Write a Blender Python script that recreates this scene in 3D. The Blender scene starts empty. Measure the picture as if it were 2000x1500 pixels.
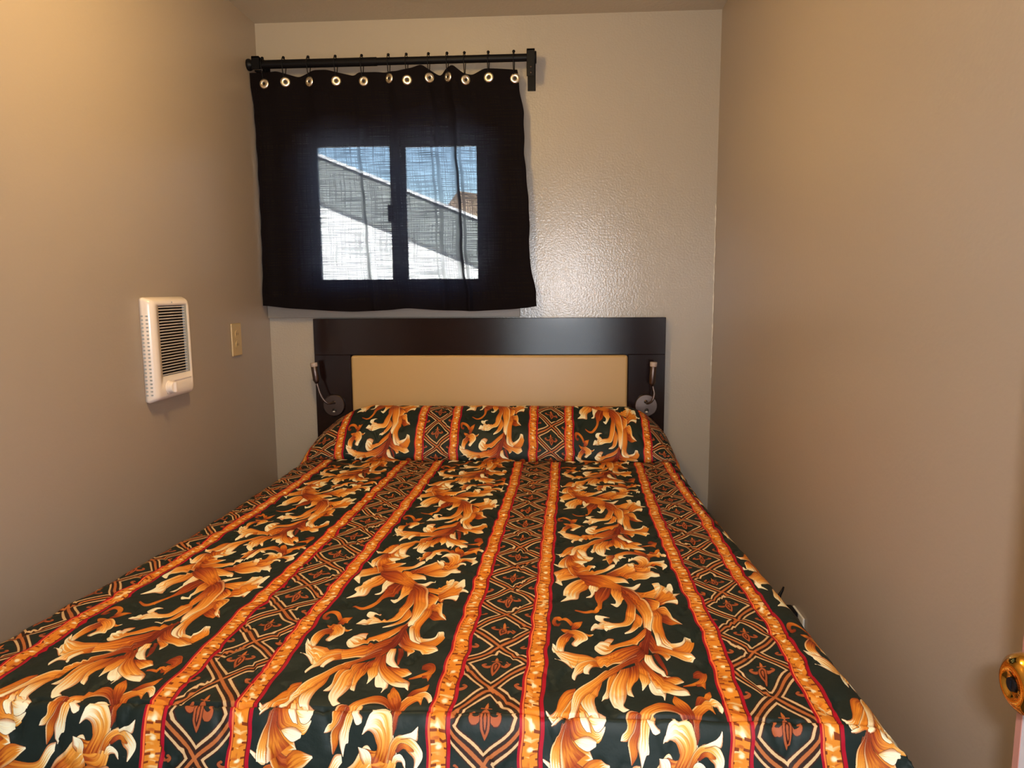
import bpy, bmesh, math, random
import numpy as np
from mathutils import Vector, Matrix
random.seed(7)
S = bpy.context.scene
COL = S.collection
# ------------------------------------------------------------------ camera
cam_d = bpy.data.cameras.new('camera'); cam = bpy.data.objects.new('camera', cam_d); COL.objects.link(cam)
cam_d.sensor_width = 36.0; cam_d.lens = 1398.71 * 36.0 / 2000.0; cam_d.clip_start = 0.03; cam_d.clip_end = 400
cam.matrix_world = Matrix(((0.998165, -0.000832, 0.060549, 0.0), (0.060137, 0.130885, -0.989572, -3.0), (-0.007101, 0.991397, 0.130695, 1.32), (0, 0, 0, 1)))
S.camera = cam
# ------------------------------------------------------------------ view, sky, sun, lights
S.view_settings.view_transform = 'Standard'; S.view_settings.look = 'None'; S.view_settings.gamma = 1.0
S.view_settings.use_curve_mapping = False
S.view_settings.exposure = 0.0
W = bpy.data.worlds.new('sky'); S.world = W; W.use_nodes = True
nt = W.node_tree; nt.nodes.clear()
wo = nt.nodes.new('ShaderNodeOutputWorld'); bg = nt.nodes.new('ShaderNodeBackground'); sk = nt.nodes.new('ShaderNodeTexSky')
sk.sky_type = 'NISHITA'; sk.sun_disc = False; sk.sun_elevation = math.radians(48); sk.sun_rotation = math.radians(215); sk.air_density = 1.0; sk.dust_density = 0.4
bg.inputs['Strength'].default_value = 3.4
nt.links.new(sk.outputs[0], bg.inputs[0]); nt.links.new(bg.outputs[0], wo.inputs[0])
def light(name, kind, loc, energy, color, aim=None, **kw):
    d = bpy.data.lights.new(name, kind); d.energy = energy; d.color = color
    for k, v in kw.items(): setattr(d, k, v)
    o = bpy.data.objects.new(name, d); COL.objects.link(o); o.location = loc
    if aim is not None: o.rotation_euler = (Vector(aim) - Vector(loc)).to_track_quat('-Z', 'Y').to_euler()
    return o
light('sun', 'SUN', (-4, -6, 8), 165.0, (1.0, .95, .88), aim=(0.5, 3, 0.0), angle=0.01)
light('doorway_daylight', 'AREA', (0.06, -3.27, 1.20), 8.0, (.80, .90, 1.0), aim=(.06, 0, 1.15), shape='RECTANGLE', size=.60, size_y=1.5)
light('camera_flash', 'AREA', (0.055, -3.0, 1.350), 14, (.97, .96, 1.0), aim=(0.0, 0, 1.05), shape='RECTANGLE', size=.05, size_y=.03)
light('ceiling_lamp_bulb', 'POINT', (-.50, -1.40, 2.17), 34.0, (1.0, .68, .27), shadow_soft_size=.09)

# ------------------------------------------------------------------ materials
MATS = {}
def mat(name, col, rough=.5, metal=0, bump=None, spec=.5, var=None, coat=0, sheen=0):
    m = bpy.data.materials.new(name); m.use_nodes = True; n = m.node_tree.nodes; l = m.node_tree.links
    b = n['Principled BSDF']; b.inputs['Base Color'].default_value = (*col, 1); b.inputs['Roughness'].default_value = rough
    b.inputs['Metallic'].default_value = metal; b.inputs['Specular IOR Level'].default_value = spec
    if coat: b.inputs['Coat Weight'].default_value = coat; b.inputs['Coat Roughness'].default_value = .25
    if sheen: b.inputs['Sheen Weight'].default_value = sheen
    tc = n.new('ShaderNodeTexCoord')
    if var:   # (scale, amount, stretch)
        sc, am, st = var
        mp = n.new('ShaderNodeMapping'); mp.inputs['Scale'].default_value = st
        nz = n.new('ShaderNodeTexNoise'); nz.inputs['Scale'].default_value = sc; nz.inputs['Detail'].default_value = 4
        mx = n.new('ShaderNodeMix'); mx.data_type = 'RGBA'
        mx.inputs['A'].default_value = (*[c * (1 - am) for c in col], 1); mx.inputs['B'].default_value = (*[min(1, c * (1 + am)) for c in col], 1)
        l.new(tc.outputs['Object'], mp.inputs[0]); l.new(mp.outputs[0], nz.inputs['Vector']); l.new(nz.outputs['Fac'], mx.inputs['Factor']); l.new(mx.outputs['Result'], b.inputs['Base Color'])
    if bump:  # (scale, strength, distance)
        nz = n.new('ShaderNodeTexNoise'); nz.inputs['Scale'].default_value = bump[0]; nz.inputs['Detail'].default_value = 3
        bp = n.new('ShaderNodeBump'); bp.inputs['Strength'].default_value = bump[1]; bp.inputs['Distance'].default_value = bump[2]
        l.new(tc.outputs['Object'], nz.inputs['Vector']); l.new(nz.outputs['Fac'], bp.inputs['Height']); l.new(bp.outputs[0], b.inputs['Normal'])
    MATS[name] = m
    return m
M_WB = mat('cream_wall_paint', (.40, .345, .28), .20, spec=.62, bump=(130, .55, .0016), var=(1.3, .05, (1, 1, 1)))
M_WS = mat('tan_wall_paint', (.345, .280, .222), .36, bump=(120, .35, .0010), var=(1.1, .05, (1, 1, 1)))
M_CE = mat('ceiling_paint', (.52, .45, .34), .6, bump=(90, .4, .003))
M_FL = mat('brown_carpet', (.10, .065, .045), .95, bump=(400, .8, .006), var=(60, .25, (1, 1, 1)))
M_TRIM = mat('painted_trim', (.30, .26, .22), .45, bump=(60, .2, .002))
M_WOOD = mat('espresso_wood', (.011, .0045, .004), .15, var=(9, .35, (1, 1, 14)), spec=.45)
M_VINYL = mat('beige_vinyl', (.48, .315, .135), .42, bump=(500, .15, .0006))
M_STEEL = mat('brushed_nickel', (.15, .112, .098), .36, metal=1, bump=(300, .05, .0005))
M_LCAP = mat('frosted_lamp_cap', (.42, .33, .28), .4)
M_BLACK = mat('black_metal', (.004, .0037, .005), .45, spec=.15)
M_DARK = mat('dark_void', (.006, .003, .003), .6)
M_PLAST = mat('white_plastic', (.80, .69, .60), .22, bump=(200, .03, .0005))
M_GREY = mat('grey_mesh', (.36, .37, .36), .5, bump=(700, .6, .001))
M_ALM = mat('almond_plastic', (.50, .36, .17), .35)
M_WPL = mat('outlet_white', (.70, .66, .58), .35)
M_GOLD = mat('polished_brass', (.80, .42, .07), .09, metal=1)
M_DOOR = mat('door_paint', (.42, .40, .42), .4, bump=(80, .1, .001))
M_DEDGE = mat('door_edge_wood_shade', (.30, .13, .10), .5)  # edge wood; the brown also stands in for shade beside the door
M_NICK = mat('grommet_nickel', (.85, .77, .64), .30, metal=1)
M_FRAME = mat('window_vinyl', (.40, .44, .46), .4)
M_MATT = mat('mattress_ticking', (.6, .58, .54), .8)
M_SID = mat('white_siding', (.80, .80, .80), .7)
M_GSID = mat('grey_siding', (.19, .205, .20), .8, var=(3, .15, (1, 1, 8)))
M_ROOF = mat('white_roof_trim', (.7, .7, .72), .6)
M_HILL = mat('dry_brush', (.24, .16, .10), .9, var=(2, .4, (1, 1, 1)), bump=(4, 1, .3))
M_GRND = mat('gravel_ground', (.35, .32, .28), .9, var=(5, .3, (1, 1, 1)))
M_GLOW = bpy.data.materials.new('lamp_glass'); M_GLOW.use_nodes = True
_b = M_GLOW.node_tree.nodes['Principled BSDF']; _b.inputs['Base Color'].default_value = (.9, .85, .75, 1); _b.inputs['Emission Color'].default_value = (1, .7, .4, 1); _b.inputs['Emission Strength'].default_value = 3
def glass():
    m = bpy.data.materials.new('window_glass'); m.use_nodes = True; n = m.node_tree.nodes; l = m.node_tree.links; n.clear()
    o = n.new('ShaderNodeOutputMaterial'); t = n.new('ShaderNodeBsdfTransparent'); g = n.new('ShaderNodeBsdfGlossy'); g.inputs['Roughness'].default_value = .02
    f = n.new('ShaderNodeFresnel'); f.inputs['IOR'].default_value = 1.45; x = n.new('ShaderNodeMixShader')
    t.inputs['Color'].default_value = (.93, .96, .96, 1)
    l.new(f.outputs[0], x.inputs[0]); l.new(t.outputs[0], x.inputs[1]); l.new(g.outputs[0], x.inputs[2]); l.new(x.outputs[0], o.inputs[0])
    return m
M_GLASS = glass()
def sheer():
    m = bpy.data.materials.new('black_sheer_fabric'); m.use_nodes = True; n = m.node_tree.nodes; l = m.node_tree.links; n.clear()
    o = n.new('ShaderNodeOutputMaterial'); tr = n.new('ShaderNodeBsdfTransparent'); df = n.new('ShaderNodeBsdfDiffuse'); df.inputs['Color'].default_value = (.012, .009, .010, 1)
    tl = n.new('ShaderNodeBsdfTranslucent'); tl.inputs['Color'].default_value = (.012, .014, .02, 1)
    ad = n.new('ShaderNodeMixShader'); ad.inputs[0].default_value = .4
    mx = n.new('ShaderNodeMixShader'); uv = n.new('ShaderNodeUVMap'); uv.uv_map = 'weave'
    # slubby weave: thread density differs from thread to thread, across and along
    def threads(sx, sy, seed):
        mp = n.new('ShaderNodeMapping'); mp.inputs['Scale'].default_value = (sx, sy, 1); mp.inputs['Location'].default_value = (seed, seed, 0)
        z = n.new('ShaderNodeTexNoise'); z.inputs['Scale'].default_value = 1; z.inputs['Detail'].default_value = 1.5
        l.new(uv.outputs[0], mp.inputs[0]); l.new(mp.outputs[0], z.inputs['Vector']); return z
    h = threads(7, 300, 3); v = threads(230, 5, 9)
    r1 = n.new('ShaderNodeMapRange'); r1.inputs[1].default_value = .40; r1.inputs[2].default_value = .66; r1.inputs[3].default_value = 1.1; r1.inputs[4].default_value = .30
    r2 = n.new('ShaderNodeMapRange'); r2.inputs[1].default_value = .42; r2.inputs[2].default_value = .72; r2.inputs[3].default_value = 1; r2.inputs[4].default_value = .55
    l.new(h.outputs['Fac'], r1.inputs[0]); l.new(v.outputs['Fac'], r2.inputs[0])
    m1 = n.new('ShaderNodeMath'); m1.operation = 'MULTIPLY'; l.new(r1.outputs[0], m1.inputs[0]); l.new(r2.outputs[0], m1.inputs[1])
    # seen along the cloth more thread is in the way
    lw = n.new('ShaderNodeLayerWeight'); lw.inputs['Blend'].default_value = .5
    r3 = n.new('ShaderNodeMapRange'); r3.inputs[1].default_value = .05; r3.inputs[2].default_value = .42; r3.inputs[3].default_value = 1; r3.inputs[4].default_value = .04
    l.new(lw.outputs['Facing'], r3.inputs[0])
    m2 = n.new('ShaderNodeMath'); m2.operation = 'MULTIPLY'; l.new(m1.outputs[0], m2.inputs[0]); l.new(r3.outputs[0], m2.inputs[1])
    # hems are doubled: almost opaque
    at = n.new('ShaderNodeAttribute'); at.attribute_name = 'hem'
    m3 = n.new('ShaderNodeMath'); m3.operation = 'MULTIPLY'; l.new(m2.outputs[0], m3.inputs[0]); l.new(at.outputs['Fac'], m3.inputs[1])
    m4 = n.new('ShaderNodeMath'); m4.operation = 'MULTIPLY'; m4.inputs[1].default_value = .046; l.new(m3.outputs[0], m4.inputs[0])
    l.new(df.outputs[0], ad.inputs[1]); l.new(tl.outputs[0], ad.inputs[2])
    l.new(m4.outputs[0], mx.inputs[0]); l.new(ad.outputs[0], mx.inputs[1]); l.new(tr.outputs[0], mx.inputs[2]); l.new(mx.outputs[0], o.inputs[0])
    return m
M_SHEER = sheer()

# ------------------------------------------------------------------ mesh helpers
def finish(name, bm, m, parent=None, smooth=False, loc=None):
    bmesh.ops.recalc_face_normals(bm, faces=bm.faces)
    me = bpy.data.meshes.new(name); bm.to_mesh(me); bm.free()
    if smooth:
        for p in me.polygons: p.use_smooth = True
    for mm in (m if isinstance(m, (list, tuple)) else [m]): me.materials.append(mm)
    o = bpy.data.objects.new(name, me); COL.objects.link(o)
    if parent is not None: o.parent = parent
    if loc is not None: o.location = loc
    return o
def bx(bm, x0, x1, y0, y1, z0, z1, bev=0, seg=2, mi=0):
    r = bmesh.ops.create_cube(bm, size=1)
    vs = r['verts']
    for v in vs: v.co = Vector(((x0 + x1) / 2 + v.co.x * (x1 - x0), (y0 + y1) / 2 + v.co.y * (y1 - y0), (z0 + z1) / 2 + v.co.z * (z1 - z0)))
    if bev:
        es = list({e for v in vs for e in v.link_edges})
        bmesh.ops.bevel(bm, geom=es, offset=bev, segments=seg, affect='EDGES', profile=.5)
    return bm
def box(name, m, b, parent=None, bev=0, seg=2, smooth=False):
    bm = bmesh.new(); bx(bm, *b, bev=bev, seg=seg); return finish(name, bm, m, parent, smooth)
def tube(bm, pts, r, n=10, closed=False, cap=True):
    pts = [Vector(p) for p in pts]; rings = []; N = len(pts)
    rr = r if isinstance(r, (list, tuple)) else [r] * N
    up = None
    for i, p in enumerate(pts):
        a = pts[(i - 1) % N] if (closed or i > 0) else p; b = pts[(i + 1) % N] if (closed or i < N - 1) else p
        t = (b - a).normalized()
        if up is None: up = t.orthogonal().normalized()
        up = (up - t * up.dot(t)).normalized(); s = t.cross(up)
        rings.append([bm.verts.new(p + (up * math.cos(k * 2 * math.pi / n) + s * math.sin(k * 2 * math.pi / n)) * rr[i]) for k in range(n)])
    for i in range(N if closed else N - 1):
        A, B = rings[i], rings[(i + 1) % N]
        for k in range(n): bm.faces.new((A[k], A[(k + 1) % n], B[(k + 1) % n], B[k]))
    if cap and not closed:
        bm.faces.new(rings[0][::-1]); bm.faces.new(rings[-1])
    return bm
def lathe(bm, prof, o, ax, n=32):
    """prof: (radius, height along ax)"""
    ax = Vector(ax).normalized(); u = ax.orthogonal().normalized(); w = ax.cross(u); o = Vector(o); rings = []
    for r, h in prof:
        if r < 1e-6: rings.append([bm.verts.new(o + ax * h)])
        else: rings.append([bm.verts.new(o + ax * h + (u * math.cos(k * 2 * math.pi / n) + w * math.sin(k * 2 * math.pi / n)) * r) for k in range(n)])
    for A, B in zip(rings, rings[1:]):
        if len(A) == 1 and len(B) == 1: continue
        for k in range(n):
            k2 = (k + 1) % n
            if len(A) == 1: bm.faces.new((A[0], B[k], B[k2]))
            elif len(B) == 1: bm.faces.new((A[k], A[k2], B[0]))
            else: bm.faces.new((A[k], A[k2], B[k2], B[k]))
    return bm
def struct(o): o['kind'] = 'structure'; return o
def tag(o, label, cat, group=None):
    o['label'] = label; o['category'] = cat
    if group: o['group'] = group
    return o
def empty(name, loc):
    o = bpy.data.objects.new(name, None); o.empty_display_size = .05; COL.objects.link(o); o.location = loc; return o
def adopt(ch, root):
    """children built in world coordinates are shifted under their root"""
    ch.parent = root; ch.location = ch.location - root.location; return ch

# ------------------------------------------------------------------ room
XL, XR, ZC = -1.218, .647, 2.396
YF = -3.30
def wall_with_hole(name, m, x0, x1, z0, z1, y0, y1, hole):
    hx0, hx1, hz0, hz1 = hole
    bm = bmesh.new()
    xs = [x0, hx0, hx1, x1]; zs = [z0, hz0, hz1, z1]
    V = {}
    for yi, y in enumerate((y0, y1)):
        for i, x in enumerate(xs):
            for j, z in enumerate(zs): V[yi, i, j] = bm.verts.new((x, y, z))
    for yi in (0, 1):
        for i in range(3):
            for j in range(3):
                if (i, j) == (1, 1): continue
                bm.faces.new((V[yi, i, j], V[yi, i + 1, j], V[yi, i + 1, j + 1], V[yi, i, j + 1]))
    for (a, b) in (((1, 1), (2, 1)), ((2, 1), (2, 2)), ((2, 2), (1, 2)), ((1, 2), (1, 1))):
        bm.faces.new((V[0, a[0], a[1]], V[0, b[0], b[1]], V[1, b[0], b[1]], V[1, a[0], a[1]]))
    for (a, b) in (((0, 0), (3, 0)), ((3, 0), (3, 3)), ((3, 3), (0, 3)), ((0, 3), (0, 0))):
        aa = [(0, 0), (1, 0), (2, 0), (3, 0), (3, 1), (3, 2), (3, 3), (2, 3), (1, 3), (0, 3), (0, 2), (0, 1)]
    for k in range(12):
        p, q = aa[k], aa[(k + 1) % 12]
        bm.faces.new((V[0, p[0], p[1]], V[0, q[0], q[1]], V[1, q[0], q[1]], V[1, p[0], p[1]]))
    return struct(finish(name, bm, m))
WIN = (-1.085, -.235, 1.315, 1.985)
wall_with_hole('wall_back', M_WB, XL - .12, XR + .12, 0, ZC + .1, 0, .12, WIN)
struct(box('wall_left', M_WS, (XL - .12, XL, YF - .12, 0, 0, ZC + .1)))
struct(box('wall_right', M_WS, (XR, XR + .12, YF - .12, 0, 0, ZC + .1)))
wall_with_hole('wall_front', M_WS, XL - .12, XR + .12, 0, ZC + .1, YF - .12, YF, (-.42, .46, .001, 2.05))
struct(box('ceiling', M_CE, (XL, XR, YF, 0, ZC, ZC + .1)))
struct(box('floor', M_FL, (XL - .12, XR + .12, YF - .12, .12, -.1, 0)))
struct(box('sun_blocker_roof', M_CE, (XL - .5, XR + .5, YF - 1.9, YF - .12, ZC, ZC + .12)))  # unseen slab added to keep the sun out of the doorway
struct(box('sky_blocker_wall', M_CE, (-9, 9, -7.2, -7.0, -.12, 5.2)))  # unseen wall added to cut low sky light through the doorway
# sill / casing board that shows below the curtain
bm = bmesh.new(); bx(bm, XL + .001, -.147, -.022, -.0005, 1.207, 1.262, bev=.002, seg=1)
struct(finish('trim_1', bm, M_TRIM))
# bead of white caulk in the right corner
bm = bmesh.new(); pts = []; rad = []
for i in range(60):
    z = .95 + i * .012; pts.append((XR - .0015 + random.uniform(-.001, .001), -.0015, z)); rad.append(random.uniform(.001, .0034) if .3 < random.random() else .0012)
tube(bm, pts, rad, 6); struct(finish('trim_2', bm, M_WPL, smooth=True))

# ------------------------------------------------------------------ window (slider) in its recess
w = empty('window_1', (-.66, .06, 1.33)); struct(w)
def wpart(name, m, b, parent=w, bev=.003):
    o = box(name, m, b, None, bev, 1); return adopt(o, parent)
bm = bmesh.new()
for b in ((-1.085, -1.035, .03, .10, 1.315, 1.985), (-.285, -.235, .03, .10, 1.315, 1.985), (-1.035, -.285, .03, .10, 1.315, 1.345), (-1.035, -.285, .03, .10, 1.955, 1.985)): bx(bm, *b, bev=.003, seg=1)
adopt(finish('window_frame', bm, M_FRAME), w)
def sash(x0, x1, y0, y1, st_l, st_r):
    bm = bmesh.new(); z0, z1 = 1.345, 1.955
    for b in ((x0, x0 + st_l, y0, y1, z0, z1), (x1 - st_r, x1, y0, y1, z0, z1), (x0 + st_l, x1 - st_r, y0, y1, z0, z0 + .022), (x0 + st_l, x1 - st_r, y0, y1, z1 - .040, z1)): bx(bm, *b, bev=.002, seg=1)
    s = adopt(finish('sash', bm, M_FRAME), w)
    g = box('pane', M_GLASS, (x0 + st_l - .004, x1 - st_r + .004, (y0 + y1) / 2 - .0015, (y0 + y1) / 2 + .0015, z0 + .018, z1 - .036))
    g.parent = s; return s
sl = sash(-1.035, -.645, .036, .060, .038, .044)
sr = sash(-.675, -.285, .066, .090, .046, .044)
lt = box('sash_latch', M_BLACK, (-.700, -.672, .018, .036, 1.605, 1.675), None, .003, 1); lt.parent = w; lt.location = lt.location - w.location

# ------------------------------------------------------------------ curtain rod
RY_, RZ0 = -.09, 2.2095
rod = tag(empty('curtain_rod', (-.645, 0, RZ0)), 'black metal curtain rod mounted above the window', 'curtain rod')
bm = bmesh.new(); tube(bm, [(-1.213, RY_, RZ0), (-.70, RY_, RZ0)], .0165, 20); tube(bm, [(-.72, RY_, RZ0), (-.079, RY_, RZ0)], .0145, 20)
adopt(finish('rod', bm, M_BLACK, smooth=False), rod)
for x, d in ((-1.2125, 1), (-.0795, -1)):
    bm = bmesh.new(); lathe(bm, [(0, -.005), (.022, -.005), (.023, 0), (.022, .006), (.017, .012), (.017, .02)], (x, RY_, RZ0), (d, 0, 0), 24); adopt(finish('end_cap', bm, M_BLACK, smooth=True), rod)
for x in (-1.178, -.096):
    bm = bmesh.new()
    bx(bm, x - .016, x + .016, -.004, -.0003, 2.108 if x > -1 else 2.19, 2.245, bev=.001, seg=1)
    bx(bm, x - .013, x + .013, RY_ - .002, -.004, RZ0 - .026, RZ0 - .020, bev=.001, seg=1)
    bx(bm, x - .0155, x + .0155, RY_ - .024, RY_ - .019, RZ0 - (.075 if x > -1 else .024), RZ0 + .026, bev=.001, seg=1)
    bx(bm, x - .0155, x + .0155, RY_ - .024, RY_ + .018, RZ0 + .019, RZ0 + .025, bev=.001, seg=1)
    br = adopt(finish('bracket', bm, M_BLACK), rod)
    for z in ((2.168, 2.147) if x > -1 else ()):
        bm = bmesh.new(); lathe(bm, [(0, 0), (.0042, 0), (.0036, .002), (0, .0028)], (x + .001, RY_ - .0238, z), (0, -1, 0), 12)
        s = finish('screw', bm, M_STEEL, smooth=True); s.parent = br; s.location = Vector((0, 0, 0))
        s.matrix_parent_inverse = Matrix.Identity(4); s.location = s.location

# ------------------------------------------------------------------ curtain
GX = [-1.157, -1.072, -.973, -.864, -.759, -.653, -.582, -.495, -.422, -.354, -.261, -.162]
GZ = [2.136, 2.139, 2.140, 2.137, 2.139, 2.142, 2.138, 2.140, 2.140, 2.136, 2.138, 2.136]
TOP = [(-1.213, 2.180), (-1.155, 2.177), (-1.097, 2.180), (-1.015, 2.160), (-.948, 2.180), (-.897, 2.180), (-.795, 2.159), (-.775, 2.172), (-.642, 2.169), (-.622, 2.168), (-.55, 2.183), (-.52, 2.190), (-.48, 2.166), (-.454, 2.152), (-.429, 2.175), (-.399, 2.187), (-.359, 2.158), (-.325, 2.153), (-.279, 2.173), (-.149, 2.167)]
LFT = [(2.18, -1.2135), (2.10, -1.207), (2.03, -1.201), (1.87, -1.199), (1.628, -1.199), (1.422, -1.201), (1.308, -1.208), (1.25, -1.211)]
RGT = [(2.17, -.149), (2.09, -.140), (2.005, -.124), (1.85, -.123), (1.732, -.112), (1.613, -.104), (1.453, -.105), (1.372, -.092), (1.31, -.078), (1.25, -.076)]
BOT = [(-1.213, 1.262), (-1.107, 1.250), (-.979, 1.241), (-.829, 1.234), (-.68, 1.240), (-.601, 1.248), (-.49, 1.239), (-.322, 1.234), (-.176, 1.241), (-.093, 1.249), (-.076, 1.255)]
DEP = [(-1.213, 0), (-1.157, .2), (-1.105, .7), (-1.072, .3), (-1.03, -.5), (-.99, -.2), (-.958, .75), (-.91, .9), (-.864, .3), (-.81, -.25), (-.759, -.1), (-.70, .1), (-.668, -.5), (-.640, .75), (-.60, .95), (-.56, .6), (-.53, 1.1), (-.505, .6), (-.478, -.4), (-.445, -.9), (-.424, .1), (-.402, 1.1), (-.375, .4), (-.335, -.6), (-.30, -.2), (-.255, .35), (-.20, .1), (-.15, -.3)]
def itp(tab, x): return float(np.interp(x, [t[0] for t in tab], [t[1] for t in tab]))
def itps(tab, x, w=.012): return sum(itp(tab, x + d * w) for d in (-1, -.5, 0, .5, 1)) / 5
LFTr, RGTr = LFT[::-1], RGT[::-1]
NX, NZ = 300, 110
bm = bmesh.new(); uvl = bm.loops.layers.uv.new('weave'); hem = bm.verts.layers.float.new('hem'); grid = []
for j in range(NZ + 1):
    row = []; q = j / NZ
    for i in range(NX + 1):
        p = i / NX
        xt = -1.213 + p * (1.213 - .149)
        zt = itps(TOP, xt, .008); zb = itps(BOT, -1.213 + p * (1.213 - .076), .02)
        z = zt + (zb - zt) * q
        x0 = itp(LFTr, z); x1 = itp(RGTr, z)
        x = x0 + (x1 - x0) * p
        dep = itps(DEP, xt, .010)
        fall = 1 - .45 * min(1, q * 3)
        sharp = .95 * math.exp(-((xt + .413 - .01 * q) / .009) ** 2) * min(1, q * 2.2) + .7 * math.exp(-((xt + .500) / .012) ** 2) * min(1, q * 2.5) + .6 * math.exp(-((xt + .80 - .03 * q) / .012) ** 2) * min(1, q * 2)
        wob = .25 * math.sin(q * 7 + xt * 9) * math.sin(xt * 31 + q * 1.5) * q
        y = -.090 - .017 * (dep * fall + sharp + wob) + .028 * q * q * .3
        y = min(y, -.030)
        if q < .08: y = max(y, -.112)
        v = bm.verts.new((x + .0012 * math.sin(z * 55 + xt * 20), y, z))
        v[hem] = 0.10 if (q < .055 or q > .955 or p < .012 or p > .988) else (1.0)
        row.append(v)
    grid.append(row)
hole = set()
for j in range(NZ):
    for i in range(NX):
        f = bm.faces.new((grid[j][i], grid[j][i + 1], grid[j + 1][i + 1], grid[j + 1][i]))
        for lp, (a, b) in zip(f.loops, ((i, j), (i + 1, j), (i + 1, j + 1), (i, j + 1))): lp[uvl].uv = (a / NX, grid[b][a].co.z)
me_grid = [[v.co.copy() for v in r] for r in grid]
cur = finish('curtain', bm, M_SHEER, smooth=True)
tag(cur, 'black semi-sheer curtain hanging from metal rings over the window', 'curtain')
for gx, gz in zip(GX, GZ):
    p = (gx + 1.213) / (1.213 - .149); i = min(NX - 1, max(1, int(round(p * NX))))
    col = [me_grid[j][i] for j in range(NZ + 1)]; j = min(range(NZ + 1), key=lambda k: abs(col[k].z - gz)); j = max(1, j)
    c = me_grid[j][i]; tx = (me_grid[j][min(NX, i + 3)] - me_grid[j][max(0, i - 3)]).normalized(); nrm = tx.cross(Vector((0, 0, 1))).normalized()
    if nrm.y > 0: nrm = -nrm
    bm = bmesh.new()
    lathe(bm, [(.0062, .0004), (.0062, .0040), (.0090, .0060), (.0150, .0058), (.0192, .0036), (.0200, .0008), (.0195, .0002)], c, nrm, 28)
    g = finish('grommet', bm, M_NICK, cur, smooth=True)
    bm = bmesh.new(); lathe(bm, [(0, .0012), (.0066, .0012)], c, nrm, 20); h = finish('grommet_hole', bm, M_DARK, g)
# rings that carry it
first = None
for k, (gx, gz) in enumerate(zip(GX, GZ)):
    root = empty('curtain_ring', (gx, RY_, RZ0)); j = 0
    place = ['at the far left end of the rod', 'second from the left end of the rod', 'third from the left end of the rod', 'fourth from the left end of the rod', 'fifth from the left end of the rod', 'sixth from the left, left of the rod middle', 'sixth from the right, just right of the rod middle', 'fifth from the right end of the rod', 'fourth from the right end, close to its left neighbour', 'third from the right end of the rod', 'second from the right end of the rod', 'at the far right, beside the wall bracket'][k]
    tag(root, 'black wire curtain ring ' + place, 'curtain ring', 'curtain rings along the rod')
    bm = bmesh.new(); pts = []
    for a in range(28):
        th = a * 2 * math.pi / 28; s, c = math.sin(th), math.cos(th)
        zz = c * .0235 if c > 0 else c * (.066)
        yy = s * .0215 * (1 if c > 0 else (1 - .75 * min(1, -c * 1.05)))
        pts.append((.0015 * s, yy, zz))
    tube(bm, pts, .0017, 7, closed=True)
    r = finish('ring_wire', bm, M_BLACK, root, smooth=True)
    bm = bmesh.new(); bmesh.ops.create_icosphere(bm, subdivisions=2, radius=.0060, matrix=Matrix.Translation((0, -.002, .0235))); finish('ring_bead', bm, M_BLACK, root, smooth=True)

# ------------------------------------------------------------------ headboard
hb = tag(empty('headboard', (-.283, 0, 0)), 'dark espresso wood headboard with a beige padded panel against the wall', 'headboard')
def hpart(name, m, b, bev=.0015, **k): return adopt(box(name, m, b, None, bev, 1, **k), hb)
HX0, HX1, HZ = -1.017, .450, 1.204
PX0, PX1, PZ = -.861, .299, 1.052
hpart('top_rail', M_WOOD, (HX0, HX1, -.040, -.0006, PZ, HZ))
hpart('stile', M_WOOD, (HX0, PX0, -.0398, -.0006, .0005, PZ))
hpart('stile', M_WOOD, (PX1, HX1, -.0398, -.0006, .0005, PZ))
hpart('bottom_rail', M_WOOD, (PX0, PX1, -.0396, -.0006, .42, .56))
hpart('backing', M_WOOD, (PX0, PX1, -.018, -.0006, .56, PZ))
bm = bmesh.new(); bx(bm, PX0 + .002, PX1 - .002, -.052, -.018, .565, PZ - .002, bev=.012, seg=4)
adopt(finish('upholstered_panel', bm, M_VINYL, smooth=True), hb)

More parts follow.
